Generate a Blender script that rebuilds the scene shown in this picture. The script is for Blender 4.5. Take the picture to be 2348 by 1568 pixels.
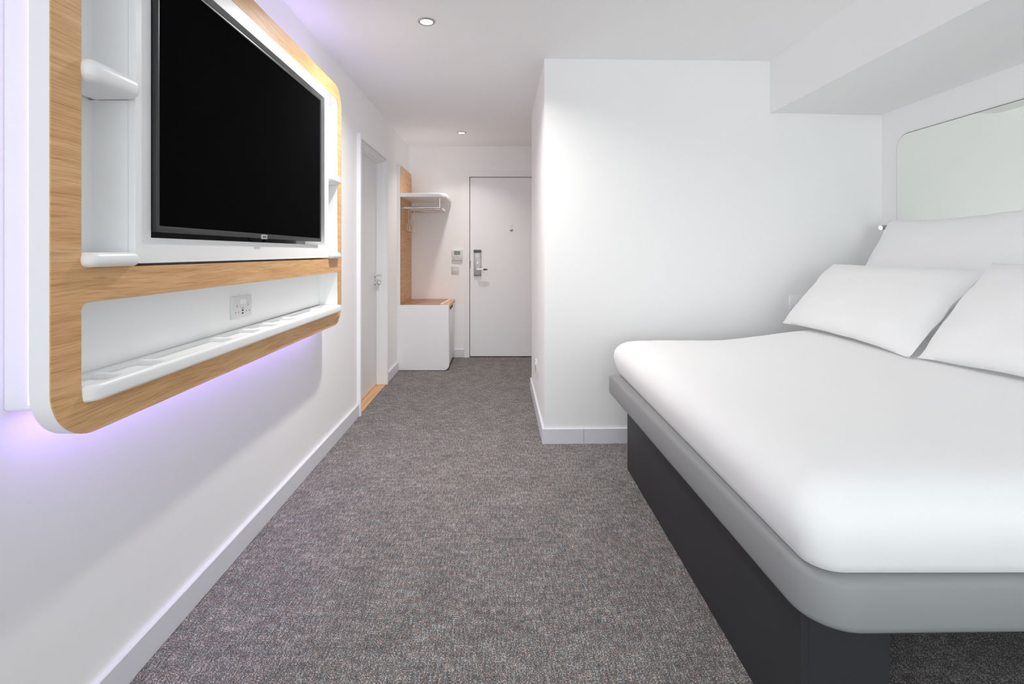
import bpy, bmesh, math, random
from mathutils import Vector, Matrix, noise

random.seed(7)
for o in list(bpy.data.objects):
    bpy.data.objects.remove(o, do_unlink=True)
scene = bpy.context.scene
C = scene.collection

# ------------------------------------------------------------------ camera
CAMZ = 1.2
cam_d = bpy.data.cameras.new('camera')
cam_d.sensor_width = 36.0
cam_d.lens = 36.0 * 1170.0 / 2348.0
cam_d.shift_x = 27.0 / 2348.0
cam_d.shift_y = -205.0 / 2348.0
cam_d.clip_start = 0.02
cam = bpy.data.objects.new('camera', cam_d)
cam.location = (0, 0, CAMZ)
cam.rotation_euler = (math.pi / 2, 0, 0)
C.objects.link(cam)
scene.camera = cam

# ------------------------------------------------------------------ world, daylight, exposure
W = bpy.data.worlds.new('world')
scene.world = W
W.use_nodes = True
bg = W.node_tree.nodes['Background']
bg.inputs['Color'].default_value = (0.80, 0.90, 1.0, 1)
bg.inputs['Strength'].default_value = 1.0

def area_light(name, loc, rot, sx, sy, power, col, spread=180, shape='RECTANGLE'):
    d = bpy.data.lights.new(name, 'AREA')
    d.shape = shape
    d.size = sx
    if shape == 'RECTANGLE':
        d.size_y = sy
    d.energy = power
    d.color = col
    d.spread = math.radians(spread)
    o = bpy.data.objects.new(name, d)
    o.location = loc
    o.rotation_euler = rot
    C.objects.link(o)
    return o

DAY_W = 74.0
DAY_X, DAY_S = 0.72, 3.0
daylight = area_light('invented_daylight', (DAY_X, -5.26, 1.24), (math.pi / 2, 0, 0), DAY_S, 2.15, DAY_W, (0.935, 1.0, 0.99))  # daylight lamp for the invented window behind the camera
SIDE_W = 44.0
added_sidelight = area_light('added_side_daylight', (-1.11, -1.85, 1.28), (0, -math.pi / 2, 0), 2.0, 2.7, SIDE_W, (0.935, 1.0, 0.99))  # added lamp in an unseen side opening, lights bed and bulkhead from the left
CEIL_W = 22.0
CORR_W = 5.8
LED_W = 2.2
vs = scene.view_settings
vs.view_transform = 'Standard'
vs.look = 'None'
vs.gamma = 1.0
vs.use_curve_mapping = False
vs.exposure = 0.02
cy = getattr(scene, 'cycles', None)      # a small white room lives on many bounces
if cy is not None:
    cy.max_bounces = 12
    cy.diffuse_bounces = 10
    cy.glossy_bounces = 6
    cy.use_adaptive_sampling = True
    cy.adaptive_threshold = 0.09

# ------------------------------------------------------------------ materials
def srgb(r, g, b):
    f = lambda c: (c / 255.0 / 12.92) if c / 255.0 <= 0.04045 else ((c / 255.0 + 0.055) / 1.055) ** 2.4
    return (f(r), f(g), f(b), 1.0)

MATS = {}
def mat(name, col, rough=0.5, metal=0.0, spec=0.5, bump=None, emit=None, strength=0.0):
    m = bpy.data.materials.new(name)
    m.use_nodes = True
    nt = m.node_tree
    b = nt.nodes['Principled BSDF']
    b.inputs['Base Color'].default_value = col
    b.inputs['Roughness'].default_value = rough
    b.inputs['Metallic'].default_value = metal
    b.inputs['Specular IOR Level'].default_value = spec
    if emit:
        b.inputs['Emission Color'].default_value = emit
        b.inputs['Emission Strength'].default_value = strength
    if not bump or bump[1] < 0.06:      # smooth paint, plastic and metal need no relief
        MATS[name] = m
        return m
    tc = nt.nodes.new('ShaderNodeTexCoord')
    ns = nt.nodes.new('ShaderNodeTexNoise')
    sc, st = bump
    ns.inputs['Scale'].default_value = sc
    ns.inputs['Detail'].default_value = 3
    nt.links.new(tc.outputs['Object'], ns.inputs['Vector'])
    bp = nt.nodes.new('ShaderNodeBump')
    bp.inputs['Strength'].default_value = st
    bp.inputs['Distance'].default_value = 0.002
    nt.links.new(ns.outputs['Fac'], bp.inputs['Height'])
    nt.links.new(bp.outputs['Normal'], b.inputs['Normal'])
    MATS[name] = m
    return m

mat('wall', (0.93, 0.927, 0.927, 1), 0.85, spec=0.15, bump=(180, 0.05))
mat('ceiling', (0.93, 0.93, 0.93, 1), 0.9, spec=0.1, bump=(180, 0.05))
mat('gloss_white', (0.91, 0.915, 0.92, 1), 0.35, spec=0.35, bump=(20, 0.01))
mat('satin_white', (0.91, 0.91, 0.92, 1), 0.45, spec=0.3, bump=(30, 0.01))
mat('skirting', (0.76, 0.765, 0.81, 1), 0.45, spec=0.3, bump=(30, 0.01))
mat('door_paint', (0.90, 0.905, 0.92, 1), 0.4, spec=0.35, bump=(40, 0.01))
mat('leaf_grey', (0.80, 0.80, 0.81, 1), 0.4, spec=0.35, bump=(40, 0.01))
mat('plate_white', (0.74, 0.74, 0.74, 1), 0.35, spec=0.4)
mat('switch_grey', (0.66, 0.66, 0.65, 1), 0.4, spec=0.4)
mat('slot_dark', (0.03, 0.03, 0.032, 1), 0.6)
mat('slot_grey', (0.25, 0.25, 0.25, 1), 0.6)
mat('screen', (0.0045, 0.0045, 0.005, 1), 0.9, spec=0.0)
mat('tv_plastic', (0.02, 0.02, 0.023, 1), 0.38, spec=0.5)
mat('badge', (0.62, 0.62, 0.64, 1), 0.3, metal=0.9)
mat('chrome', (0.78, 0.77, 0.76, 1), 0.16, metal=1.0)
mat('steel', (0.50, 0.49, 0.48, 1), 0.45, metal=1.0)
mat('lock_dark', (0.09, 0.09, 0.10, 1), 0.35)
mat('lcd', (0.20, 0.23, 0.21, 1), 0.15)
mat('cable', (0.012, 0.012, 0.013, 1), 0.5)
mat('hanger_wire', (0.86, 0.83, 0.76, 1), 0.35, metal=0.2)
mat('bed_grey', (0.292, 0.298, 0.300, 1), 0.5, spec=0.35, bump=(900, 0.06))
mat('bed_dark', (0.030, 0.030, 0.033, 1), 0.5, spec=0.35, bump=(500, 0.08))
mat('lamp_glow', (1, 1, 1, 1), 0.5, emit=(1, 0.96, 0.91, 1), strength=14.0)
mat('reading_glow', (1, 1, 1, 1), 0.5, emit=(1, 0.97, 0.93, 1), strength=30.0)
mat('led_glow', (0.9, 0.9, 0.9, 1), 0.5, emit=(0.45, 0.25, 1.0, 1), strength=3.0)
mat('mirror', (0.90, 0.925, 0.885, 1), 0.02, metal=1.0, bump=(5, 0.0))
mat('mirror_edge', (0.10, 0.11, 0.10, 1), 0.3)
mat('recess_grey', (0.10, 0.10, 0.105, 1), 0.6)
mat('rib', (0.50, 0.37, 0.27, 1), 0.4)
mat('painted_gap_shade', (0.03, 0.03, 0.03, 1), 0.8)  # near-black that stands in for shade in the door gap

def linen():
    m = mat('linen', (0.90, 0.90, 0.905, 1), 0.9, spec=0.1, bump=(700, 0.12))
    nt = m.node_tree
    b = nt.nodes['Principled BSDF']
    b.inputs['Sheen Weight'].default_value = 0.15
    b.inputs['Sheen Roughness'].default_value = 0.5
    return m
linen()

def node(nt, t, **kw):
    n = nt.nodes.new(t)
    for k, v in kw.items():
        if k in n.inputs:
            n.inputs[k].default_value = v
        else:
            setattr(n, k, v)
    return n

def wood():
    m = bpy.data.materials.new('oak')
    m.use_nodes = True
    nt = m.node_tree
    L = nt.links.new
    b = nt.nodes['Principled BSDF']
    b.inputs['Roughness'].default_value = 0.42
    b.inputs['Specular IOR Level'].default_value = 0.35
    tc = node(nt, 'ShaderNodeTexCoord')
    # slow warp bends the grain a little
    mpw = node(nt, 'ShaderNodeMapping'); mpw.inputs['Scale'].default_value = (3, 1.6, 3)
    L(tc.outputs['Object'], mpw.inputs['Vector'])
    nw = node(nt, 'ShaderNodeTexNoise'); nw.inputs['Scale'].default_value = 1.0; nw.inputs['Detail'].default_value = 2
    L(mpw.outputs['Vector'], nw.inputs['Vector'])
    sub = node(nt, 'ShaderNodeVectorMath', operation='SUBTRACT'); sub.inputs[1].default_value = (0.5, 0.5, 0.5)
    L(nw.outputs['Color'], sub.inputs[0])
    scl = node(nt, 'ShaderNodeVectorMath', operation='MULTIPLY'); scl.inputs[1].default_value = (0.0, 0.0, 0.05)
    L(sub.outputs[0], scl.inputs[0])
    add = node(nt, 'ShaderNodeVectorMath', operation='ADD')
    L(tc.outputs['Object'], add.inputs[0]); L(scl.outputs[0], add.inputs[1])
    def grain(sx, sy, sz, detail):
        mp = node(nt, 'ShaderNodeMapping'); mp.inputs['Scale'].default_value = (sx, sy, sz)
        L(add.outputs[0], mp.inputs['Vector'])
        n = node(nt, 'ShaderNodeTexNoise'); n.inputs['Scale'].default_value = 1.0
        n.inputs['Detail'].default_value = detail; n.inputs['Roughness'].default_value = 0.6
        L(mp.outputs['Vector'], n.inputs['Vector'])
        return n
    g1 = grain(60, 3.0, 60, 4)
    g2 = grain(330, 9.0, 330, 3)
    g3 = grain(12, 0.9, 12, 2)
    r1 = node(nt, 'ShaderNodeValToRGB')
    e = r1.color_ramp.elements
    e[0].position = 0.30; e[0].color = srgb(212, 163, 110)
    e[1].position = 0.70; e[1].color = srgb(236, 194, 145)
    e.new(0.5).color = srgb(226, 179, 127)
    L(g1.outputs['Fac'], r1.inputs['Fac'])
    r2 = node(nt, 'ShaderNodeValToRGB')
    e = r2.color_ramp.elements
    e[0].position = 0.34; e[0].color = (0.70, 0.64, 0.56, 1)
    e[1].position = 0.52; e[1].color = (1, 1, 1, 1)
    L(g2.outputs['Fac'], r2.inputs['Fac'])
    mx = node(nt, 'ShaderNodeMix', data_type='RGBA', blend_type='MULTIPLY')
    mx.inputs['Factor'].default_value = 0.75
    L(r1.outputs['Color'], mx.inputs['A']); L(r2.outputs['Color'], mx.inputs['B'])
    r3 = node(nt, 'ShaderNodeValToRGB')
    e = r3.color_ramp.elements
    e[0].position = 0.3; e[0].color = (0.92, 0.88, 0.83, 1)
    e[1].position = 0.7; e[1].color = (1.0, 1.0, 1.0, 1)
    L(g3.outputs['Fac'], r3.inputs['Fac'])
    mx2 = node(nt, 'ShaderNodeMix', data_type='RGBA', blend_type='MULTIPLY')
    mx2.inputs['Factor'].default_value = 0.9
    L(mx.outputs['Result'], mx2.inputs['A']); L(r3.outputs['Color'], mx2.inputs['B'])
    L(mx2.outputs['Result'], b.inputs['Base Color'])
    bp = node(nt, 'ShaderNodeBump'); bp.inputs['Strength'].default_value = 0.08; bp.inputs['Distance'].default_value = 0.001
    L(g2.outputs['Fac'], bp.inputs['Height']); L(bp.outputs['Normal'], b.inputs['Normal'])
    MATS['oak'] = m
wood()

def carpet():
    m = bpy.data.materials.new('carpet')
    m.use_nodes = True
    nt = m.node_tree
    L = nt.links.new
    b = nt.nodes['Principled BSDF']
    b.inputs['Roughness'].default_value = 0.95
    b.inputs['Specular IOR Level'].default_value = 0.05
    tc = node(nt, 'ShaderNodeTexCoord')
    def nz(sx, sy, detail, rough=0.6, off=0.0):
        mp = node(nt, 'ShaderNodeMapping'); mp.inputs['Scale'].default_value = (sx, sy, 1)
        mp.inputs['Location'].default_value = (off, off * 0.7, 0)
        L(tc.outputs['Object'], mp.inputs['Vector'])
        n = node(nt, 'ShaderNodeTexNoise'); n.inputs['Scale'].default_value = 1.0
        n.inputs['Detail'].default_value = detail; n.inputs['Roughness'].default_value = rough
        L(mp.outputs['Vector'], n.inputs['Vector'])
        return n.outputs['Fac']
    fib = nz(330, 210, 1)           # single tufts
    strand = nz(150, 26, 2, off=3)  # drawn out yarns
    band = nz(18, 46, 2, off=9)     # cross mottling
    patch = nz(7, 6, 3, off=5)
    def m2(op, a, bb):
        n = node(nt, 'ShaderNodeMath', operation=op)
        for i, v in enumerate((a, bb)):
            if isinstance(v, (int, float)):
                n.inputs[i].default_value = v
            else:
                L(v, n.inputs[i])
        return n.outputs[0]
    s = m2('MULTIPLY', fib, 0.56)
    s = m2('ADD', s, m2('MULTIPLY', strand, 0.24))
    s = m2('ADD', s, m2('MULTIPLY', band, 0.12))
    s = m2('ADD', s, m2('MULTIPLY', patch, 0.08))
    r = node(nt, 'ShaderNodeValToRGB')
    e = r.color_ramp.elements
    e[0].position = 0.36; e[0].color = (0.060, 0.058, 0.059, 1)
    e[1].position = 0.64; e[1].color = (0.66, 0.64, 0.62, 1)
    e.new(0.515).color = (0.182, 0.178, 0.177, 1)
    L(s, r.inputs['Fac'])
    # warm and pinkish yarns
    tint = nz(120, 22, 1, off=21)
    rt = node(nt, 'ShaderNodeValToRGB')
    e = rt.color_ramp.elements
    e[0].position = 0.42; e[0].color = (0.97, 0.99, 1.02, 1)
    e[1].position = 0.68; e[1].color = (1.16, 0.98, 0.92, 1)
    L(tint, rt.inputs['Fac'])
    mx = node(nt, 'ShaderNodeMix', data_type='RGBA', blend_type='MULTIPLY')
    mx.inputs['Factor'].default_value = 1.0
    L(r.outputs['Color'], mx.inputs['A']); L(rt.outputs['Color'], mx.inputs['B'])
    L(mx.outputs['Result'], b.inputs['Base Color'])
    bp = node(nt, 'ShaderNodeBump'); bp.inputs['Strength'].default_value = 0.55; bp.inputs['Distance'].default_value = 0.004
    L(s, bp.inputs['Height']); L(bp.outputs['Normal'], b.inputs['Normal'])
    MATS['carpet'] = m
carpet()

def pane_mat():
    m = bpy.data.materials.new('window_glass')
    m.use_nodes = True
    nt = m.node_tree
    out = nt.nodes['Material Output']
    nt.nodes.remove(nt.nodes['Principled BSDF'])
    t = node(nt, 'ShaderNodeBsdfTransparent')
    g = node(nt, 'ShaderNodeBsdfGlossy'); g.inputs['Roughness'].default_value = 0.02
    mx = node(nt, 'ShaderNodeMixShader'); mx.inputs[0].default_value = 0.06
    nt.links.new(t.outputs[0], mx.inputs[1]); nt.links.new(g.outputs[0], mx.inputs[2])
    nt.links.new(mx.outputs[0], out.inputs['Surface'])
    MATS['window_glass'] = m
pane_mat()

# ------------------------------------------------------------------ helpers
def tag(o, label, cat=None, group=None, kind=None):
    o['label'] = label
    if cat: o['category'] = cat
    if group: o['group'] = group
    if kind: o['kind'] = kind
    return o

def wloc(o):
    v = Vector((0, 0, 0))
    while o is not None:
        v = v + o.location
        o = o.parent
    return v

def thing(name, loc, label, cat, group=None, kind=None):
    o = bpy.data.objects.new(name, None)
    o.empty_display_size = 0.05
    o.location = loc
    C.objects.link(o)
    return tag(o, label, cat, group, kind)

def obj(name, bm, m, parent=None, smooth=30, origin=None, recalc=True):
    """link a bmesh given in world coordinates as ONE mesh object"""
    if recalc:
        bmesh.ops.recalc_face_normals(bm, faces=bm.faces[:])
    off = wloc(parent) if parent is not None else Vector(origin or (0, 0, 0))
    bmesh.ops.translate(bm, verts=bm.verts[:], vec=-off)
    me = bpy.data.meshes.new(name)
    bm.to_mesh(me)
    bm.free()
    me.materials.append(MATS[m])
    if smooth:
        for p in me.polygons:
            p.use_smooth = True
        me.set_sharp_from_angle(angle=math.radians(smooth))
    o = bpy.data.objects.new(name, me)
    C.objects.link(o)
    if parent is not None:
        o.parent = parent
    else:
        o.location = off
    return o

def bbox(x0, x1, y0, y1, z0, z1, bev=0.0, seg=2, bm=None):
    b = bmesh.new()
    vs_ = [b.verts.new((x, y, z)) for x in (x0, x1) for y in (y0, y1) for z in (z0, z1)]
    for f in ((0, 1, 3, 2), (4, 6, 7, 5), (0, 4, 5, 1), (2, 3, 7, 6), (0, 2, 6, 4), (1, 5, 7, 3)):
        b.faces.new([vs_[i] for i in f])
    if bev > 0:
        bmesh.ops.bevel(b, geom=b.edges[:], offset=bev, segments=seg, affect='EDGES', profile=0.5)
    if bm is None:
        return b
    join(bm, b)
    return bm

def join(dst, src):
    mp = {}
    for v in src.verts:
        mp[v] = dst.verts.new(v.co)
    for f in src.faces:
        try:
            dst.faces.new([mp[v] for v in f.verts])
        except ValueError:
            pass
    src.free()
    return dst

def rr(u0, v0, u1, v1, r, n=8):
    """rounded rectangle; r is one radius or four (at u0v0, u1v0, u1v1, u0v1)"""
    rs = r if isinstance(r, (list, tuple)) else (r,) * 4
    pts = []
    for (cu, cv, a0), q in zip(((u0, v0, 180), (u1, v0, 270), (u1, v1, 0), (u0, v1, 90)), rs):
        sx = 1 if cu == u0 else -1
        sy = 1 if cv == v0 else -1
        if q <= 0:
            pts.append((cu, cv)); continue
        for k in range(n + 1):
            a = math.radians(a0 + 90.0 * k / n)
            pts.append((cu + sx * q + q * math.cos(a), cv + sy * q + q * math.sin(a)))
    return pts

def plate(loops, w0, w1, axis='Z', bev=0.0, bres=3):
    """flat board from an outline and holes, thickness w0..w1 along axis"""
    cu = bpy.data.curves.new('tmp', 'CURVE')
    cu.dimensions = '2D'
    cu.fill_mode = 'BOTH'
    cu.extrude = max((w1 - w0) / 2 - bev, 0.0)
    cu.bevel_depth = bev
    cu.bevel_resolution = bres
    cu.offset = -bev
    for lp in loops:
        sp = cu.splines.new('POLY')
        sp.points.add(len(lp) - 1)
        for p, q in zip(sp.points, lp):
            p.co = (q[0], q[1], 0, 1)
        sp.use_cyclic_u = True
    o = bpy.data.objects.new('tmp', cu)
    C.objects.link(o)
    dg = bpy.context.evaluated_depsgraph_get()
    me = bpy.data.meshes.new_from_object(o.evaluated_get(dg))
    bpy.data.objects.remove(o, do_unlink=True)
    bpy.data.curves.remove(cu)
    bm = bmesh.new()
    bm.from_mesh(me)
    bpy.data.meshes.remove(me)
    bmesh.ops.remove_doubles(bm, verts=bm.verts[:], dist=1e-5)
    wm = (w0 + w1) / 2
    for v in bm.verts:
        u, vv, w = v.co
        w += wm
        if axis == 'X':
            v.co = (w, u, vv)
        elif axis == 'Y':
            v.co = (u, w, vv)
        else:
            v.co = (u, vv, w)
    return bm

def prism(pts, z0, z1, bm=None):
    b = bmesh.new()
    lo = [b.verts.new((p[0], p[1], z0)) for p in pts]
    hi = [b.verts.new((p[0], p[1], z1)) for p in pts]
    b.faces.new(lo); b.faces.new(hi)
    n = len(pts)
    for i in range(n):
        b.faces.new((lo[i], lo[(i + 1) % n], hi[(i + 1) % n], hi[i]))
    if bm is None:
        return b
    return join(bm, b)

def cyl(p0, p1, r0, r1=None, n=20, bm=None):
    r1 = r0 if r1 is None else r1
    p0, p1 = Vector(p0), Vector(p1)
    d = (p1 - p0)
    q = d.to_track_quat('Z', 'Y')
    b = bmesh.new()
    a, c = [], []
    for k in range(n):
        t = 2 * math.pi * k / n
        e = Vector((math.cos(t), math.sin(t), 0))
        a.append(b.verts.new(p0 + q @ (e * r0)))
        c.append(b.verts.new(p1 + q @ (e * r1)))
    b.faces.new(a); b.faces.new(c)
    for k in range(n):
        b.faces.new((a[k], a[(k + 1) % n], c[(k + 1) % n], c[k]))
    if bm is None:
        return b
    return join(bm, b)

def lathe(prof, centre, axis, n=24):
    """prof: list of (radius, height along axis); open at the ends is capped if r>0"""
    ax = Vector(axis).normalized()
    q = ax.to_track_quat('Z', 'Y')
    c = Vector(centre)
    b = bmesh.new()
    rings = []
    for r, h in prof:
        rings.append([b.verts.new(c + q @ Vector((r * math.cos(2 * math.pi * k / n), r * math.sin(2 * math.pi * k / n), h))) for k in range(n)])
    for A, B in zip(rings, rings[1:]):
        for k in range(n):
            b.faces.new((A[k], A[(k + 1) % n], B[(k + 1) % n], B[k]))
    b.faces.new(rings[0]); b.faces.new(rings[-1])
    return b

def tube(pts, r, n=10, closed=False):
    P = [Vector(p) for p in pts]
    b = bmesh.new()
    rings = []
    N = len(P)
    up = None
    for i, p in enumerate(P):
        if closed:
            t = (P[(i + 1) % N] - P[i - 1]).normalized()
        else:
            t = (P[min(i + 1, N - 1)] - P[max(i - 1, 0)]).normalized()
        if up is None:
            up = Vector((0, 0, 1)) if abs(t.z) < 0.9 else Vector((1, 0, 0))
        s = t.cross(up).normalized()
        up = s.cross(t).normalized()
        rings.append([b.verts.new(p + (s * math.cos(2 * math.pi * k / n) + up * math.sin(2 * math.pi * k / n)) * r) for k in range(n)])
    m = N if closed else N - 1
    for i in range(m):
        A, B = rings[i], rings[(i + 1) % N]
        for k in range(n):
            b.faces.new((A[k], A[(k + 1) % n], B[(k + 1) % n], B[k]))
    if not closed:
        b.faces.new(rings[0]); b.faces.new(rings[-1])
    return b

def arc(c, r, a0, a1, n, plane):
    out = []
    for k in range(n + 1):
        a = math.radians(a0 + (a1 - a0) * k / n)
        u, v = r * math.cos(a), r * math.sin(a)
        if plane == 'XY': out.append((c[0] + u, c[1] + v, c[2]))
        if plane == 'XZ': out.append((c[0] + u, c[1], c[2] + v))
        if plane == 'YZ': out.append((c[0], c[1] + u, c[2] + v))
    return out

def copy_tree(o, parent=None, loc=None):
    c = o.copy()
    C.objects.link(c)
    if parent is not None:
        c.parent = parent
    if loc is not None:
        c.location = loc
    for ch in list(o.children):
        copy_tree(ch, c)
    return c

# ------------------------------------------------------------------ the room
XL, XR = -1.05, 2.45          # side walls
YB, YE = -5.20, 5.85          # window wall, entrance wall
ZC = 2.42                     # ceiling
DY0, DY1, DZ = 3.765, 4.632, 2.022    # bathroom door opening
XLEAF = -1.1175

f = obj('floor', bbox(-1.25, 2.65, YB - 0.2, YE + 0.2, -0.12, 0.0), 'carpet')
tag(f, 'dark grey flecked carpet covering the whole floor', 'floor', kind='structure')
c_ = obj('ceiling', bbox(-1.25, 2.65, YB - 0.2, YE + 0.2, ZC, ZC + 0.12), 'ceiling')
tag(c_, 'flat pale grey-white painted ceiling', 'ceiling', kind='structure')

SY_0, SY_1, SZ_0, SZ_1 = -3.25, -0.45, 0.22, 2.34      # side window added behind the camera to light left-facing sides
bm = bbox(XL - 0.2, XL, YB, SY_0, 0, ZC)
bbox(XL - 0.2, XL, SY_0, SY_1, 0, SZ_0, bm=bm)
bbox(XL - 0.2, XL, SY_0, SY_1, SZ_1, ZC, bm=bm)
bbox(XL - 0.2, XL, SY_1, DY0, 0, ZC, bm=bm)
bbox(XL - 0.2, XL, DY1, YE, 0, ZC, bm=bm)
bbox(XL - 0.2, XL, DY0, DY1, DZ, ZC, bm=bm)
tag(obj('wall_left', bm, 'wall'), 'long white wall carrying the television unit', 'wall', kind='structure')

tag(obj('wall_right', bbox(XR, XR + 0.2, YB, 3.4, 0, ZC), 'wall'), 'white wall behind the pillows at the head of the bed', 'wall', kind='structure')

PY0, PY1, PX0 = 3.212, 3.272, 0.278      # partition face: near at its corner, a little farther at the head wall
bm = prism([(PX0, PY0), (XR, PY1), (XR, 4.52), (PX0, 4.52)], 0, ZC)
tag(obj('wall_partition', bm, 'wall'), 'white wall block facing the camera between corridor and bed', 'wall', kind='structure')
tag(obj('wall_alcove', bbox(0.98, 1.15, 4.52, YE, 0, ZC), 'wall'), 'side wall of the entrance alcove, hidden behind the partition', 'wall', kind='structure')

EX0, EX1, EZ = -0.352, 0.575, 2.066       # entrance door opening
bm = bbox(XL, EX0, YE, YE + 0.2, 0, ZC)
bbox(EX1, 1.15, YE, YE + 0.2, 0, ZC, bm=bm)
bbox(EX0, EX1, YE, YE + 0.2, EZ, ZC, bm=bm)
tag(obj('wall_back', bm, 'wall'), 'white end wall around the entrance door', 'wall', kind='structure')

# bulkhead over the bed head
tag(obj('wall_bulkhead', bbox(1.718, XR, YB, 3.26, 2.087, ZC), 'wall'), 'boxed white bulkhead running under the ceiling above the bed', 'bulkhead', kind='structure')

# wall behind the camera with an invented window for daylight
WX0, WX1, WZ0, WZ1 = -0.80, 2.25, 0.12, 2.36
bm = bbox(XL, WX0, YB - 0.2, YB, 0, ZC)
bbox(WX1, XR, YB - 0.2, YB, 0, ZC, bm=bm)
bbox(WX0, WX1, YB - 0.2, YB, 0, WZ0, bm=bm)
bbox(WX0, WX1, YB - 0.2, YB, WZ1, ZC, bm=bm)
tag(obj('wall_window', bm, 'wall'), 'white wall with an invented wide window behind the camera', 'wall', kind='structure')
win = thing('invented_window_1', (0.72, YB - 0.1, WZ0), 'invented wide window behind the camera letting in daylight', 'window', kind='structure')
fr = [[(WX0, WZ0), (WX1, WZ0), (WX1, WZ1), (WX0, WZ1)]]
for a, b_ in ((WX0 + 0.05, 0.69), (0.75, WX1 - 0.05)):
    fr.append([(a, WZ0 + 0.05), (b_, WZ0 + 0.05), (b_, WZ1 - 0.05), (a, WZ1 - 0.05)])
obj('window_frame', plate(fr, YB - 0.13, YB - 0.07, 'Y'), 'satin_white', win)
for a, b_ in ((WX0 + 0.05, 0.69), (0.75, WX1 - 0.05)):
    obj('pane', bbox(a, b_, YB - 0.105, YB - 0.099, WZ0 + 0.05, WZ1 - 0.05), 'window_glass', win)
daylight.parent = win
daylight.location = Vector(daylight.location) - win.location

win2 = thing('added_window_2', (XL - 0.1, -1.85, SZ_0), 'unseen side window added in the television wall, behind the camera, for light from the left', 'window', kind='structure')
fr = [[(SY_0, SZ_0), (SY_1, SZ_0), (SY_1, SZ_1), (SY_0, SZ_1)]]
for a, b_ in ((SY_0 + 0.05, -1.88), (-1.82, SY_1 - 0.05)):
    fr.append([(a, SZ_0 + 0.05), (b_, SZ_0 + 0.05), (b_, SZ_1 - 0.05), (a, SZ_1 - 0.05)])
obj('window_frame', plate(fr, XL - 0.13, XL - 0.07, 'X'), 'satin_white', win2)
for a, b_ in ((SY_0 + 0.05, -1.88), (-1.82, SY_1 - 0.05)):
    obj('pane', bbox(XL - 0.105, XL - 0.099, a, b_, SZ_0 + 0.05, SZ_1 - 0.05), 'window_glass', win2)
added_sidelight.parent = win2
added_sidelight.location = Vector(added_sidelight.location) - win2.location

# baseboards
BH = 0.092
def board(bm, parent):
    return obj('board', bm, 'skirting', parent, smooth=0)
t = thing('baseboard_left', (XL, 2.0, 0), 'pale grey-white skirting along the television wall', 'skirting', kind='structure')
board(bbox(XL, XL + 0.018, YB, 3.728, 0, BH, 0.002, 1), t)
board(bbox(XL, XL + 0.018, 4.70, 5.17, 0, BH, 0.002, 1), t)
t = thing('baseboard_partition', (PX0, PY0, 0), 'pale lilac-white skirting along the foot of the partition facing the camera', 'skirting', kind='structure')
def py(x): return PY0 + (PY1 - PY0) * (x - PX0) / (XR - PX0)
for a, b_ in ((PX0 - 0.014, 0.524), (0.526, XR)):
    board(prism([(a, py(a) - 0.014), (b_, py(b_) - 0.014), (b_, py(b_)), (a, py(a))], 0, BH), t)
t = thing('baseboard_corridor', (PX0, 3.9, 0), 'skirting along the corridor side of the partition', 'skirting', kind='structure')
board(bbox(PX0 - 0.014, PX0, PY0 + 0.001, 3.55, 0, BH), t)
board(bbox(PX0 - 0.014, PX0, 3.552, 4.52, 0, BH), t)
t = thing('baseboard_back', (-0.5, YE, 0), 'short skirting between luggage bench and entrance door', 'skirting', kind='structure')
board(bbox(XL + 0.05, -0.415, YE - 0.014, YE, 0, BH, 0.002, 1), t)

# ------------------------------------------------------------------ entrance door
d1 = thing('door_1', (0.11, YE, 0), 'white entrance door with a steel card lock at the end of the corridor', 'door', kind='structure')
fr_out = [(EX0 - 0.06, 0.0), (EX1 + 0.06, 0.0), (EX1 + 0.06, EZ + 0.06), (EX0 - 0.06, EZ + 0.06)]
bm = bbox(EX0 - 0.062, EX0, YE - 0.022, YE + 0.10, 0, EZ + 0.062, 0.002, 1)
bbox(EX1, EX1 + 0.062, YE - 0.022, YE + 0.10, 0, EZ + 0.062, 0.002, 1, bm=bm)
bbox(EX0, EX1, YE - 0.022, YE + 0.10, EZ, EZ + 0.062, 0.002, 1, bm=bm)
obj('door_frame', bm, 'satin_white', d1)
leaf = obj('door_leaf', bbox(EX0 + 0.005, EX1 - 0.004, YE + 0.002, YE + 0.05, 0.010, EZ - 0.004, 0.002, 1), 'door_paint', d1)
obj('painted_gap_shade', bbox(EX0, EX1, YE + 0.06, YE + 0.08, 0, EZ), 'painted_gap_shade', d1)  # dark sheet behind the leaf, paints the shade of the gap
obj('strike_plate', bbox(EX0 - 0.001, EX0 + 0.011, YE - 0.004, YE + 0.003, 1.023, 1.108), 'lock_dark', d1)
obj('door_stop', lathe([(0.006, 0), (0.006, 0.008), (0.003, 0.011)], (-0.155, YE + 0.006, 1.95), (0, -1, 0), 12), 'satin_white', leaf)
obj('peephole', lathe([(0.019, 0), (0.019, 0.004), (0.014, 0.007), (0.010, 0.007), (0.008, 0.003)], (0.13, YE + 0.006, 1.457), (0, -1, 0)), 'steel', leaf)
obj('peephole_lens', bbox(0.119, 0.141, YE - 0.001, YE + 0.006, 1.450, 1.457), 'lock_dark', leaf)
obj('hook', lathe([(0.008, 0), (0.008, 0.01), (0.011, 0.014), (0.006, 0.019)], (0.13, YE + 0.006, 1.512), (0, -1, 0), 14), 'satin_white', leaf)
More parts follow.
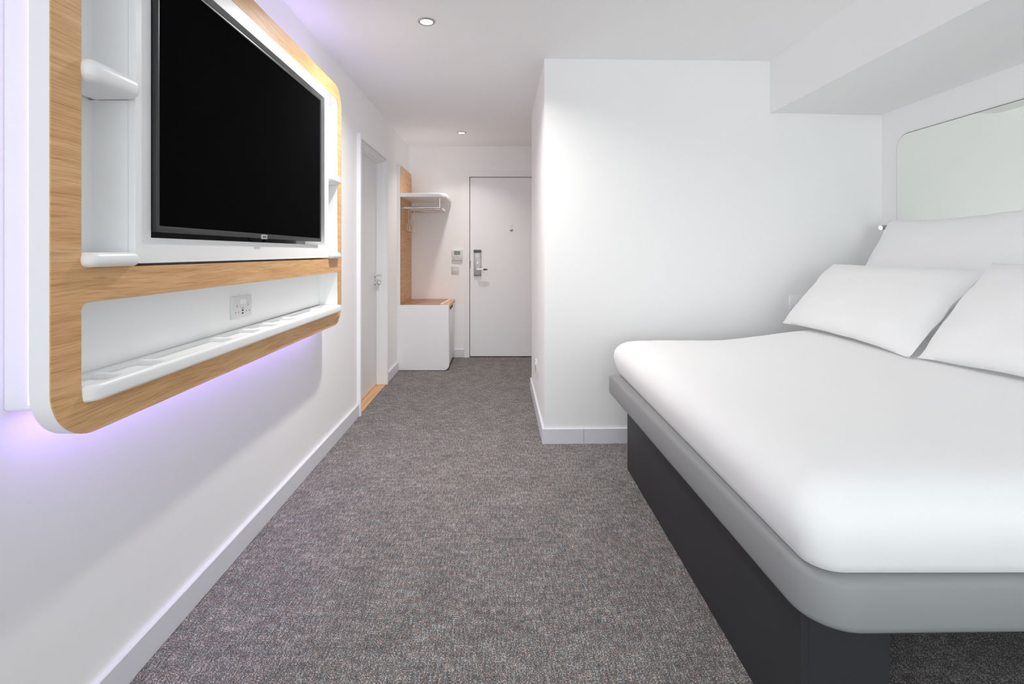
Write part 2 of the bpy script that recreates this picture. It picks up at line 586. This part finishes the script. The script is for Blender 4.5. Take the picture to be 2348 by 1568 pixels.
# card lock
lk = obj('lock_plate', bbox(-0.303, -0.219, YE - 0.016, YE + 0.006, 0.938, 1.205, 0.004, 2), 'steel', d1)
obj('card_slot', bbox(-0.304, -0.218, YE - 0.020, YE + 0.006, 1.198, 1.232, 0.004, 2), 'lock_dark', lk)
obj('reader_ring', lathe([(0.026, 0), (0.026, 0.003), (0.021, 0.003), (0.021, 0.001), (0.012, 0.001), (0.012, 0.003), (0.004, 0.003)], (-0.261, YE - 0.016, 1.163), (0, -1, 0)), 'plate_white', lk)
obj('turn_knob', lathe([(0.008, 0), (0.008, 0.012), (0.005, 0.015)], (-0.261, YE - 0.016, 1.083), (0, -1, 0), 14), 'chrome', lk)
obj('screw', lathe([(0.007, 0), (0.007, 0.004), (0.003, 0.006)], (-0.261, YE - 0.016, 0.963), (0, -1, 0), 14), 'chrome', lk)
obj('base_strip', bbox(-0.304, -0.218, YE - 0.018, YE + 0.006, 0.934, 0.941), 'lock_dark', lk)
p = [(-0.261, YE - 0.016, 1.010), (-0.261, YE - 0.058, 1.010)]
p += [(-0.261 + 0.012 * (1 - math.cos(a)), YE - 0.058 - 0.012 * math.sin(a), 1.010) for a in (0.5, 1.0, 1.4)]
p += [(-0.19, YE - 0.071, 1.009)]
obj('lever', tube(p, 0.0115, 12), 'satin_white', lk)
obj('lever_tip', cyl((-0.19, YE - 0.071, 1.009), (-0.145, YE - 0.066, 1.008), 0.0118, 0.006, 14), 'lock_dark', lk)

# ------------------------------------------------------------------ bathroom door in the left wall
d2 = thing('door_2', (XL, 4.2, 0), 'white door recessed in the left wall, in a stepped white frame', 'door', kind='structure')
def u_frame(y0, y1, zt, wy, wz, x0, x1):
    b = bbox(x0, x1, y0 - wy, y0, 0, zt + wz, 0.0015, 1)
    bbox(x0, x1, y1, y1 + wy, 0, zt + wz, 0.0015, 1, bm=b)
    bbox(x0, x1, y0, y1, zt, zt + wz, 0.0015, 1, bm=b)
    return b
obj('architrave', u_frame(DY0, DY1 + 0.002, DZ + 0.02, 0.030, 0.036, XL, XL + 0.027), 'satin_white', d2)
obj('door_lining', u_frame(DY0 + 0.004, DY1 - 0.004, DZ + 0.004, 0.004, 0.004, XL - 0.05, XL + 0.016), 'satin_white', d2)
obj('door_jamb', u_frame(DY0 + 0.012, DY1 - 0.012, DZ - 0.008, 0.012, 0.012, XL - 0.11, XL - 0.016), 'satin_white', d2)
obj('door_stop_bead', u_frame(DY0 + 0.022, DY1 - 0.020, DZ - 0.018, 0.012, 0.012, XL - 0.11, XL - 0.045), 'satin_white', d2)
leaf = obj('door_leaf', bbox(XLEAF - 0.04, XLEAF, DY0 + 0.014, DY1 - 0.014, 0.012, DZ - 0.012, 0.001, 1), 'leaf_grey', d2)
obj('threshold', bbox(XLEAF - 0.06, XL + 0.014, DY0, DY1, 0.0, 0.008, 0.002, 1), 'oak', d2)
hy = DY1 - 0.082
def lever_set(z, thumb):
    obj('handle_rose' if not thumb else 'lock_rose', lathe([(0.025, 0), (0.025, 0.006), (0.022, 0.009)], (XLEAF, hy, z), (1, 0, 0), 24), 'chrome', leaf)
    if not thumb:
        p = [(XLEAF + 0.006, hy, z), (XLEAF + 0.046, hy, z)] + arc((XLEAF + 0.046, hy - 0.014, z), 0.014, 80, 0, 4, 'XY') + [(XLEAF + 0.060, hy - 0.11, z)]
        obj('lever_handle', tube(p, 0.0095, 12), 'chrome', leaf)
    else:
        b = cyl((XLEAF + 0.006, hy, z), (XLEAF + 0.034, hy, z), 0.009, n=14)
        bbox(XLEAF + 0.026, XLEAF + 0.044, hy - 0.008, hy + 0.008, z - 0.017, z + 0.017, 0.004, 2, bm=b)
        obj('thumb_turn', b, 'chrome', leaf)
lever_set(CAMZ - 0.203, False)
lever_set(CAMZ - 0.272, True)

# ------------------------------------------------------------------ television wall unit
XF = -0.916                  # oak face
Y0, Y1 = 1.040, 2.943        # outer ends
Z0, Z1 = 0.797, 2.137
OY0, OY1 = 1.116, 2.880      # openings
UZ0, UZ1 = 1.1655, 2.060
LZ0, LZ1 = 0.868, 1.089
unit = thing('wall_unit', (XL, 1.99, Z0), 'rounded oak-faced white unit around the television, glowing violet behind', 'wall unit')
outer = rr(Y0, Z0, Y1, Z1, 0.115, 14)
up_hole = rr(OY0, UZ0, OY1, UZ1, 0.028, 8)
lo_hole = rr(OY0, LZ0, OY1, LZ1, (0.024, 0.024, 0.012, 0.018), 8)
obj('oak_face', plate([outer, up_hole, lo_hole], XF - 0.003, XF, 'X'), 'oak', unit)
obj('white_carcass', plate([outer, up_hole, lo_hole], -0.961, XF - 0.003, 'X'), 'gloss_white', unit)
bout = rr(1.079, 0.862, 2.904, 2.07, 0.01, 3)
bup = rr(OY0, UZ0, OY1, 2.055, 0.01, 3)
blo = rr(OY0, LZ0 + 0.002, OY1, LZ1, 0.004, 3)
obj('backing_box', plate([bout, bup, blo], XL + 0.001, -0.961, 'X'), 'gloss_white', unit)
obj('back_panel', bbox(XL + 0.0005, -1.022, OY0 - 0.002, OY1 + 0.002, 0.868, 2.057), 'gloss_white', unit)
# middle board with the cut-out for the screen
CY0, CY1 = 1.278, 2.716
HY0, HY1, HZ0, HZ1 = 1.336, 2.657, 1.239, 2.004
XC = -0.914
cp = rr(CY0, UZ0 + 0.007, CY1, UZ1 - 0.002, 0.002, 2)
hole = [(HY0, HZ0), (HY1, HZ0), (HY1, HZ1), (HY0, HZ1)]
obj('screen_panel', plate([cp, hole], XC - 0.018, XC, 'X', 0.001, 1), 'gloss_white', unit, smooth=20)
obj('screen_box', plate([rr(CY0, UZ0 + 0.007, CY1, UZ1 - 0.002, 0.002, 2), hole], -1.022, XC - 0.0185, 'X'), 'gloss_white', unit, smooth=20)
# the four small shelves
def niche_shelf(ya, yb, z0, z1, r):
    xf, xb = -0.891, -1.0215
    ka, kb, r0 = ya - 0.018, yb + 0.012, 0.026      # tongues housed in the unit's sides
    pts = [(xb, ka), (-0.919, ka), (-0.919, ya)]
    pts += [(xf - r0 + r0 * math.sin(a), ya + r0 - r0 * math.cos(a)) for a in [math.pi / 2 * k / 7 for k in range(8)]]
    pts += [(xf - r0 + r0 * math.cos(a), yb - r0 + r0 * math.sin(a)) for a in [math.pi / 2 * k / 7 for k in range(8)]]
    pts += [(-0.9155, yb), (-0.9155, kb), (xb, kb)]
    return obj('niche_shelf', plate([pts], z0, z1, 'Z', r, 5), 'gloss_white', unit, smooth=60)
niche_shelf(OY0 - 0.002, CY0 - 0.001, CAMZ + 0.378, CAMZ + 0.430, 0.022)
niche_shelf(OY0 - 0.002, CY0 - 0.001, UZ0 + 0.001, CAMZ + 0.0005, 0.015)
niche_shelf(CY1 + 0.001, OY1 - 0.001, CAMZ + 0.378, CAMZ + 0.430, 0.022)
niche_shelf(CY1 + 0.001, OY1 - 0.001, UZ0 + 0.001, CAMZ + 0.0005, 0.015)
# lower tray with shallow compartments
xf, xb = -0.893, -1.0215
tr_out = rr(xb, OY0 + 0.001, xf, OY1 + 0.004, (0.0005, 0.035, 0.02, 0.0005), 7)
comps = [(1.126, 1.238), (1.262, 1.392), (1.42, 1.752), (1.782, 1.955), (1.985, 2.120), (2.150, 2.318), (2.350, 2.682), (2.712, 2.868)]
holes = [rr(-1.002, a, -0.918, b_, 0.016, 5) for a, b_ in comps]
obj('tray', plate([tr_out] + holes, LZ0 + 0.0005, LZ0 + 0.038, 'Z', 0.009, 4), 'gloss_white', unit, smooth=60)
obj('tray_floor', plate([rr(xb + 0.003, OY0 + 0.012, xf - 0.014, OY1 - 0.006, 0.01, 4)], LZ0 + 0.010, LZ0 + 0.025, 'Z'), 'gloss_white', unit)
obj('recess_back', bbox(-1.0215, -1.017, HY0 - 0.005, HY1 + 0.005, HZ0 - 0.02, HZ1 + 0.02), 'recess_grey', unit)
# LED strip fixed behind the carcass, all round the backing box
ls = thing('led_strip', (XL, 1.99, Z0), 'violet LED strip hidden behind the television unit', 'light strip')
lx = -0.985
for nm, b_ in (('led_run', bbox(lx - 0.006, lx + 0.006, 1.10, 2.885, 0.853, 0.858)), ('led_run', bbox(lx - 0.006, lx + 0.006, 1.10, 2.885, 2.074, 2.079)),
               ('led_run', bbox(lx - 0.006, lx + 0.006, 1.070, 1.075, 0.88, 2.05)), ('led_run', bbox(lx - 0.006, lx + 0.006, 2.908, 2.913, 0.88, 2.05))):
    obj(nm, b_, 'led_glow', ls)
VIO = (0.52, 0.36, 1.0)
def led(loc, rot, sx, sy, p):
    l = area_light('led_light', loc, rot, sx, sy, p, VIO)
    l.parent = ls
    l.location = Vector(loc) - ls.location
H = math.pi / 2
led((lx, 1.99, 0.852), (0, 0, 0), 0.03, 1.80, LED_W * 0.5)           # down
led((lx, 1.99, 2.080), (math.pi, 0, 0), 0.03, 1.80, LED_W * 0.3)     # up
led((lx, 1.069, 1.46), (-H, 0, 0), 0.03, 1.17, LED_W * 0.06)         # towards the near end
led((lx, 2.914, 1.46), (H, 0, 0), 0.03, 1.17, LED_W * 0.18)          # towards the far end

# ------------------------------------------------------------------ television
tv = thing('television', (-0.93, 1.95, 1.255), 'large black flat-screen television set into the wall unit', 'television')
TY0, TY1, TZ0, TZ1, XT = 1.338, 2.562, 1.254, 1.968, -0.899
obj('tv_body', bbox(-0.955, XT - 0.012, TY0 + 0.004, TY1 - 0.004, TZ0 + 0.004, TZ1 - 0.004, 0.004, 2), 'tv_plastic', tv)
obj('bezel', plate([rr(TY0, TZ0, TY1, TZ1, 0.004, 3), rr(TY0 + 0.010, TZ0 + 0.017, TY1 - 0.010, TZ1 - 0.010, 0.001, 2)], XT - 0.022, XT, 'X', 0.0025, 2), 'tv_plastic', tv)
obj('tv_screen', bbox(XT - 0.011, XT - 0.004, TY0 + 0.008, TY1 - 0.008, TZ0 + 0.015, TZ1 - 0.008), 'screen', tv)
bd = obj('badge', bbox(XT - 0.002, XT + 0.0025, 1.918, 1.965, TZ0 - 0.003, TZ0 + 0.014, 0.001, 1), 'badge', tv)
for k in range(3):
    obj('badge_mark', bbox(XT + 0.002, XT + 0.003, 1.927 + k * 0.010, 1.934 + k * 0.010, TZ0 + 0.002, TZ0 + 0.009), 'lock_dark', bd)
cb = [(-0.95, 1.985 + 0.075 * math.cos(a), TZ0 + 0.012 - 0.030 * abs(math.sin(a))) for a in [math.pi * k / 14 for k in range(15)]]
cb = [(-0.945, y, z) for x, y, z in cb]
obj('cable_loop', tube(cb, 0.0045, 8), 'cable', tv)
obj('wall_bracket', bbox(-1.022, -0.955, 1.74, 2.16, 1.42, 1.80), 'tv_plastic', tv)

# ------------------------------------------------------------------ sockets and switches
def uk_socket(name, origin, along, out, label, usb=True, plate_m='plate_white'):
    """double socket outlet; along = unit vector to the socket's right, out = away from wall"""
    o0, A, N = Vector(origin), Vector(along), Vector(out)
    t = thing(name, origin, label, 'socket')
    def bx(nm, u0, u1, v0, v1, w0, w1, m, par, bev=0.0):
        b = bbox(u0, u1, v0, v1, w0, w1, bev, 2)
        for v in b.verts:
            u, vv, w = v.co
            v.co = o0 + A * u + Vector((0, 0, 1)) * vv + N * w
        return obj(nm, b, m, par)
    pl = bx('face_plate', -0.073, 0.073, -0.043, 0.043, 0.0, 0.011, plate_m, t, 0.002)
    for s in (-0.009, 0.009):
        bx('rocker_switch', s - 0.0075, s + 0.0075, 0.010, 0.031, 0.009, 0.0155, 'satin_white', pl, 0.0015)
    for s in (-0.042, 0.042):
        bx('earth_slot', s - 0.002, s + 0.002, 0.001, 0.010, 0.010, 0.0114, 'slot_grey', pl)
        for q in (-0.011, 0.011):
            bx('pin_slot', s + q - 0.0028, s + q + 0.0028, -0.021, -0.0165, 0.010, 0.0114, 'slot_grey', pl)
    if usb:
        for q in (-0.014, -0.025):
            bx('usb_port', -0.006, 0.006, q - 0.003, q + 0.003, 0.010, 0.0114, 'slot_dark', pl)
        bx('print_line', -0.009, 0.009, -0.0045, -0.003, 0.0105, 0.0112, 'slot_grey', pl)
        bx('print_line', -0.009, 0.009, -0.0075, -0.006, 0.0105, 0.0112, 'slot_grey', pl)
    return t
uk_socket('power_socket', (-1.022, 2.003, 0.988), (0, 1, 0), (1, 0, 0), 'white double wall socket with USB ports in the lower niche of the unit')
uk_socket('power_socket', (PX0, 3.845, 0.345), (0, -1, 0), (-1, 0, 0), 'white double wall socket low on the corridor side of the partition', usb=False)

t = thing('wall_switch', (-1.022, 1.195, 1.385), 'flat pale switch plate on the back of the near left niche', 'switch')
obj('switch_plate', bbox(-1.022, -1.016, 1.158, 1.232, 1.318, 1.404, 0.002, 2), 'plate_white', t)
obj('rocker', bbox(-1.018, -1.0135, 1.180, 1.21, 1.340, 1.382, 0.001, 1), 'satin_white', t)
t = thing('wall_switch', (1.86, py(1.86), 0.93), 'white switch plate on the partition, half hidden behind the left pillow', 'switch')
obj('switch_plate', bbox(1.845, 1.931, py(1.88) - 0.008, py(1.88) + 0.004, 0.835, 0.921, 0.002, 2), 'satin_white', t)
obj('rocker', bbox(1.873, 1.903, py(1.88) - 0.011, py(1.88), 0.86, 0.895, 0.001, 1), 'satin_white', t)

t = thing('light_switch', (-0.518, YE, 0.998), 'square pale grey light switch under the thermostat', 'switch')
obj('switch_plate', bbox(-0.562, -0.474, YE - 0.009, YE, 0.955, 1.043, 0.002, 2), 'switch_grey', t)
for k in range(3):
    obj('rocker', bbox(-0.545 + k * 0.0185, -0.545 + k * 0.0185 + 0.0175, YE - 0.013, YE - 0.006, 0.984, 1.016, 0.001, 1), 'plate_white', t)

t = thing('thermostat', (-0.492, YE, 1.165), 'small white thermostat with grey display beside the entrance door frame', 'thermostat')
obj('thermostat_case', bbox(-0.553, -0.431, YE - 0.020, YE, 1.110, 1.230, 0.004, 2), 'plate_white', t)
obj('thermostat_base', bbox(-0.552, -0.432, YE - 0.012, YE, 1.084, 1.110, 0.002, 1), 'switch_grey', t)
obj('lcd_display', bbox(-0.527, -0.457, YE - 0.0215, YE - 0.018, 1.174, 1.218, 0.0005, 1), 'lcd', t)
for x, m_ in ((-0.530, 'switch_grey'), (-0.495, 'switch_grey'), (-0.458, 'satin_white')):
    obj('button', lathe([(0.007, 0), (0.007, 0.003), (0.005, 0.004)], (x, YE - 0.020, 1.158), (0, -1, 0), 12), m_, t)
obj('print_mark', bbox(-0.537, -0.523, YE - 0.0208, YE - 0.019, 1.124, 1.130), 'slot_grey', t)

# ------------------------------------------------------------------ hall wardrobe: panel, shelf, rail and luggage bench
SY0, SY1 = 5.18, 5.835
XP = -1.014
wd = thing('open_wardrobe', (XL, 5.5, 0), 'open wardrobe beside the entrance: oak back panel, white shelf, steel rail', 'wardrobe')
pp = rr(SY0, 0.669, SY1, 2.092, (0, 0, 0.075, 0.075), 10)
obj('panel_core', plate([pp], XL, XP - 0.002, 'X'), 'satin_white', wd)
obj('oak_panel', plate([pp], XP - 0.002, XP, 'X'), 'oak', wd)
sh = rr(XP, SY0, -0.556, SY1, (0.001, 0.075, 0.03, 0.001), 8)
obj('shelf', plate([sh], CAMZ + 0.566, CAMZ + 0.606, 'Z', 0.002, 1), 'gloss_white', wd)
zr = CAMZ + 0.462
xr_, r_ = -0.612, 0.014
near, far_ = 5.27, 5.74
pts = [(XP, near, zr), (xr_ - 0.02, near, zr)] + arc((xr_ - 0.02, near + 0.02, zr), 0.02, -75, 0, 4, 'XY')
pts += arc((xr_ - 0.02, far_ - 0.02, zr), 0.02, 0, 90, 4, 'XY') + [(XP, far_, zr)]
obj('hanging_rail', tube(pts, r_, 14), 'chrome', wd)
obj('middle_bar', tube([(XP, 5.5, zr), (xr_, 5.5, zr)], 0.012, 14), 'chrome', wd)
obj('rail_post', cyl((xr_ - 0.012, near, zr), (xr_ - 0.012, near, CAMZ + 0.566), 0.012, n=16), 'chrome', wd)
for y in (near, 5.5, far_):
    obj('rail_flange', lathe([(0.022, 0), (0.022, 0.004), (0.018, 0.006)], (XP, y, zr), (1, 0, 0), 20), 'chrome', wd)

def hanger(x, y, rot, label, drop=0.0):
    """wire hanger on the middle bar, shoulders in the plane of depth and height"""
    t = thing('wire_hanger', (x, y, zr), label, 'hanger', 'wire hangers on the wardrobe rail')
    top = 0.012 + 0.0042
    hk = [(x, y + top * math.cos(a), zr + top * math.sin(a)) for a in [math.radians(d) for d in range(-30, 181, 15)]]
    hk += [(x, y - top, zr - 0.01), (x, y - 0.002, zr - 0.035), (x, y, zr - 0.10 - drop)]
    hook = tube(hk, 0.0035, 6)
    zb = zr - 0.10 - drop
    c, s = math.cos(rot), math.sin(rot)
    tri = []
    for u, w in ((0.0, 0.0), (0.10, -0.055), (0.18, -0.105), (0.19, -0.12), (0.18, -0.127), (0.0, -0.127), (-0.18, -0.127), (-0.19, -0.12), (-0.18, -0.105), (-0.10, -0.055)):
        tri.append((x + u * s, y + u * c, zb + w))
    obj('hook', hook, 'hanger_wire', t)
    obj('shoulder_wire', tube(tri, 0.0045, 6, closed=True), 'hanger_wire', t)
hanger(-0.985, 5.5, -0.09, 'pale wire hanger closest to the oak panel of the wardrobe')
hanger(-0.963, 5.5, -0.085, 'pale wire hanger in the middle of the three on the rail')
hanger(-0.928, 5.5, -0.15, 'pale wire hanger hanging lowest, farthest from the oak panel', 0.03)

bn = thing('luggage_bench', (-0.78, 5.5, 0), 'white luggage bench with slatted oak top beside the entrance door', 'bench')
BX1, BZ = -0.517, 0.668
side_pts = rr(XL, 0.008, BX1, BZ - 0.012, (0, 0.055, 0, 0), 8)
obj('front_panel', plate([rr(XL, 0.004, BX1, BZ, (0, 0.06, 0.001, 0), 8)], SY0, SY0 + 0.03, 'Y', 0.004, 3), 'satin_white', bn)
obj('carcass', bbox(XL, BX1 - 0.022, SY0 + 0.03, SY1, 0.02, BZ - 0.03), 'satin_white', bn)
dr = obj('drawer_front', bbox(BX1 - 0.022, BX1 - 0.006, SY0 + 0.036, SY1 - 0.01, 0.05, BZ - 0.034, 0.003, 2), 'satin_white', bn)
obj('finger_recess', bbox(BX1 - 0.008, BX1 - 0.004, SY0 + 0.12, SY0 + 0.42, BZ - 0.064, BZ - 0.036), 'slot_dark', dr)
obj('oak_top', bbox(XL, BX1, SY0 + 0.004, SY1, BZ - 0.03, BZ, 0.003, 1), 'oak', bn)
for k in range(6):
    a = SY0 + 0.055 + k * 0.100
    rb = obj('luggage_rib', bbox(-0.90 + 0.006 * k, -0.615 + 0.006 * k, a, a + 0.028, BZ, BZ + 0.009, 0.003, 2), 'rib', bn)
    obj('painted_rib_glint', bbox(-0.615 + 0.006 * k, -0.585 + 0.006 * k, a, a + 0.028, BZ, BZ + 0.009, 0.003, 2), 'gloss_white', rb)  # white end block paints in the glint of a groove end catching light

# ------------------------------------------------------------------ ceiling downlights
def downlight(x, y, label, power, col, spread):
    t = thing('downlight', (x, y, ZC), label, 'downlight', 'recessed ceiling downlights')
    obj('trim_ring', lathe([(0.046, 0.0), (0.046, 0.003), (0.042, 0.006), (0.034, 0.006), (0.030, 0.001)], (x, y, ZC), (0, 0, -1), 32), 'steel', t)
    obj('lamp_lens', lathe([(0.031, 0.0), (0.031, 0.004), (0.02, 0.006)], (x, y, ZC), (0, 0, -1), 32), 'lamp_glow', t)
    l = area_light('downlight_beam', (x, y, ZC - 0.012), (0, 0, 0), 0.085, 0.085, power, col, spread, 'DISK')
    l.parent = t
    l.location = (0, 0, -0.012)
    return t
downlight(-0.389, 2.693, 'round ceiling downlight glowing above the television', CEIL_W, (1.0, 0.965, 0.92), 150)
downlight(-0.393, 5.19, 'round ceiling downlight glowing in the corridor by the entrance door', CORR_W, (1.0, 0.92, 0.87), 118)

# ------------------------------------------------------------------ mirror and reading lamp
mr = thing('wall_mirror', (XR, 2.3, 0.9), 'wide frameless mirror with rounded corners above the pillows', 'mirror')
mo = rr(0.9, 0.95, 3.146, CAMZ + 0.719, 0.085, 12)
obj('mirror_backing', plate([mo], XR - 0.006, XR, 'X'), 'mirror_edge', mr)
obj('mirror_glass', plate([rr(0.903, 0.953, 3.143, CAMZ + 0.7155, 0.082, 12)], XR - 0.0075, XR - 0.0055, 'X'), 'mirror', mr)

rl = thing('reading_lamp', (XR, 3.17, 1.355), 'small shining chrome reading lamp behind the back pillow', 'lamp')
obj('rosette', lathe([(0.028, 0), (0.028, 0.008), (0.022, 0.014)], (XR, 3.185, 1.362), (-1, 0, 0)), 'chrome', rl)
obj('lamp_arm', cyl((XR - 0.012, 3.185, 1.362), (2.405, 3.182, 1.358), 0.008, n=14), 'chrome', rl)
hd = lathe([(0.008, 0), (0.013, 0.004), (0.014, 0.05), (0.012, 0.052), (0.011, 0.048)], (2.412, 3.185, 1.360), (-1, -0.30, -0.12), 22)
obj('lamp_head', hd, 'steel', rl)
ax = Vector((-1, -0.30, -0.12)).normalized()
obj('lamp_lens', lathe([(0.010, 0), (0.010, 0.003), (0.006, 0.005)], Vector((2.412, 3.185, 1.360)) + ax * 0.047, ax, 22), 'reading_glow', rl)

# ------------------------------------------------------------------ bed
bed = thing('bed_base', (1.5, 2.0, 0), 'bed base with grey rounded rim on dark panels', 'bed')
RZ0, RZ1 = 0.383, 0.503
# rim seen from above: far-left, near-left (rounded), front
def rim_outline(ins):
    a = Vector((0.624 + ins, 2.925)); b_ = Vector((0.672 + ins, 1.20))
    c0 = Vector((0.660 + ins, 1.075 + ins)); r = 0.105 - ins * 0.6
    pts = [(2.44, 2.925 - ins), (a.x, 2.925 - ins)]
    for k in range(13):
        t_ = math.pi + (math.pi / 2) * k / 12
        pts.append((c0.x + r + r * math.cos(t_), c0.y + r + r * math.sin(t_)))
    pts += [(2.44, 1.100 + ins)]
    return pts
def ring_loft(rings):
    b = bmesh.new()
    R_ = [[b.verts.new((p[0], p[1], z)) for p in pts] for pts, z in rings]
    n = len(R_[0])
    for A, B in zip(R_, R_[1:]):
        for k in range(n):
            b.faces.new((A[k], A[(k + 1) % n], B[(k + 1) % n], B[k]))
    b.faces.new(R_[0]); b.faces.new(R_[-1])
    return b
prof = [(0.030, RZ0), (0.014, RZ0 + 0.004), (0.005, RZ0 + 0.013), (0.0, RZ0 + 0.026), (0.0, RZ1 - 0.016), (0.004, RZ1 - 0.006), (0.012, RZ1)]
obj('bed_rim', ring_loft([(rim_outline(i_), z) for i_, z in prof]), 'bed_grey', bed, smooth=45)
obj('side_panel', bbox(0.705, 0.727, 1.215, 2.83, 0.0, RZ0), 'bed_dark', bed)
obj('corner_post', bbox(0.703, 0.723, 1.194, 1.2135, 0.0, RZ0), 'bed_dark', bed)
obj('front_panel', bbox(0.7235, 0.912, 1.194, 1.216, 0.0, RZ0), 'bed_dark', bed)
obj('front_beam', bbox(0.912, 2.30, 1.20, 1.222, RZ0 - 0.014, RZ0), 'bed_dark', bed)
obj('end_panel', bbox(0.727, 2.43, 2.808, 2.83, 0.0, RZ0), 'bed_dark', bed)
obj('return_panel', bbox(0.892, 0.912, 1.216, 1.75, 0.0, RZ0), 'bed_dark', bed)
obj('wall_leg', bbox(2.30, 2.43, 1.194, 1.216, 0.0, RZ0), 'bed_dark', bed)

# mattress in a white fitted sheet
def smooth_step(a, b_, x):
    t_ = max(0.0, min(1.0, (x - a) / (b_ - a)))
    return t_ * t_ * (3 - 2 * t_)
MX0, MX1, MY0, MY1 = 0.648, 2.437, 1.072, 2.985
def mat_ring(ins, n=10, side=44):
    r = max(0.078 - ins * 0.5, 0.015)
    x0, x1, y0, y1 = MX0 + ins, MX1 - ins, MY0 + ins * 0.9, MY1 - ins
    cs = [(x0 + r, y0 + r, 180), (x1 - r, y0 + r, 270), (x1 - r, y1 - r, 0), (x0 + r, y1 - r, 90)]
    pts = []
    for i_, (cx, cy, a0) in enumerate(cs):
        for k in range(n + 1):
            a = math.radians(a0 + 90 * k / n)
            pts.append(Vector((cx + r * math.cos(a), cy + r * math.sin(a))))
        nx = cs[(i_ + 1) % 4]
        a = math.radians(a0 + 90)
        p = pts[-1]
        q = Vector((nx[0] + r * math.cos(a), nx[1] + r * math.sin(a)))
        for k in range(1, side):
            pts.append(p.lerp(q, k / side))
    return pts
mp_ = [(0.050, RZ1), (0.030, RZ1 + 0.008), (0.020, RZ1 + 0.03), (0.008, RZ1 + 0.06), (0.001, RZ1 + 0.09), (0.0, RZ1 + 0.11), (0.004, RZ1 + 0.133), (0.016, RZ1 + 0.155),
       (0.036, RZ1 + 0.175), (0.062, RZ1 + 0.190), (0.095, RZ1 + 0.199), (0.135, RZ1 + 0.204), (0.18, RZ1 + 0.206), (0.24, RZ1 + 0.208), (0.31, RZ1 + 0.209), (0.39, RZ1 + 0.209),
       (0.48, RZ1 + 0.209), (0.58, RZ1 + 0.209), (0.68, RZ1 + 0.209), (0.78, RZ1 + 0.209), (0.84, RZ1 + 0.209)]
bm = ring_loft([(mat_ring(i_), z) for i_, z in mp_])
for v in bm.verts:
    f_ = smooth_step(RZ1, RZ1 + 0.17, v.co.z)
    v.co.z += f_ * 0.062 * smooth_step(1.15, 1.85, v.co.x)
    nz_ = noise.noise(Vector((v.co.x * 4.0, v.co.y * 4.0, v.co.z * 4.0)))
    n2 = noise.noise(Vector((v.co.x * 22.0, v.co.y * 9.0, v.co.z * 5.0 + 3)))
    v.co.z += f_ * (0.004 * nz_ + 0.0012 * n2)
    if v.co.z < RZ1 + 0.18:
        k = math.sin(min(1, max(0, (v.co.z - RZ1) / 0.18)) * math.pi)
        v.co.y += 0.003 * k * (nz_ + 0.6 * n2)
        v.co.x += 0.003 * k * (nz_ + 0.6 * n2)
mt = obj('mattress', bm, 'linen', None, smooth=70, origin=(1.5, 2.0, RZ1))
tag(mt, 'thick mattress in a smooth white fitted sheet on the bed base', 'mattress')

# pillows: four corner points, puffed between
def pillow(corners, front, back, label, seed, nu=44, nv=34, pinch=0.065):
    A, B, Cc, D = [Vector(c) for c in corners]   # A bottom-start, B top-start, C top-end, D bottom-end
    ctr = (A + B + Cc + D) / 4
    Nn = (D - A).cross(B - A).normalized()
    if Nn.dot(Vector((0, 0, 1.2)) * 1.0 - Vector((0, 0, 0))) < 0:
        Nn = -Nn
    b = bmesh.new()
    def pt(i, j, side):
        u, v = i / nu, j / nv
        U, V = 2 * u - 1, 2 * v - 1
        # soft pinch of the seam between corners
        uu = 0.5 + 0.5 * U * (1 - 0.3 * pinch * (1 - V * V) * abs(U) ** 3)
        vv = 0.5 + 0.5 * V * (1 - pinch * 1.5 * (1 - U * U) * abs(V) ** 3)
        p = A.lerp(D, uu).lerp(B.lerp(Cc, uu), vv)
        w = max(0.0, (1 - abs(U) ** 2.6) * (1 - abs(V) ** 2.6)) ** 0.55
        th = (front if side > 0 else back) * w
        q = Vector((U * 2.2 + seed, V * 2.2, side))
        edge = 1 - (1 - abs(U) ** 6) * (1 - abs(V) ** 6)
        wr = noise.noise(q) * 0.010 * w + noise.noise(q * 3.1) * 0.0035 * w
        p = p + Nn * (side * th + wr)
        p = p + Nn * (noise.noise(Vector((U * 3 + seed * 2, V * 3, 0))) * 0.010 * edge)
        return p
    F = [[None] * (nv + 1) for _ in range(nu + 1)]
    G = [[None] * (nv + 1) for _ in range(nu + 1)]
    for i in range(nu + 1):
        for j in range(nv + 1):
            rim = i in (0, nu) or j in (0, nv)
            F[i][j] = b.verts.new(pt(i, j, 1))
            G[i][j] = F[i][j] if rim else b.verts.new(pt(i, j, -1))
    for i in range(nu):
        for j in range(nv):
            b.faces.new((F[i][j], F[i + 1][j], F[i + 1][j + 1], F[i][j + 1]))
            g = (G[i][j], G[i][j + 1], G[i + 1][j + 1], G[i + 1][j])
            if len(set(g)) == 4 and set(g) != {F[i][j], F[i + 1][j], F[i + 1][j + 1], F[i][j + 1]}:
                b.faces.new(g)
    o = obj('pillow', b, 'linen', None, smooth=80, origin=ctr)
    return tag(o, label, 'pillow', 'white pillows at the head of the bed')

pillow([(1.672, 3.02, 0.782), (1.985, 3.04, 1.135), (2.030, 2.130, 1.129), (1.660, 2.070, 0.770)], 0.085, 0.06, 'plump white pillow lying nearest the partition, in front of the back pillow', 1.3)
pillow([(1.690, 2.068, 0.772), (1.988, 2.060, 1.163), (2.05, 1.20, 1.150), (1.73, 1.16, 0.772)], 0.095, 0.06, 'white pillow cut off by the right edge of the picture', 4.1)
pillow([(2.03, 3.06, 0.83), (2.335, 3.055, 1.392), (2.368, 1.99, 1.418), (2.08, 1.97, 0.83)], 0.075, 0.035, 'white pillow propped upright against the mirror wall', 7.7)
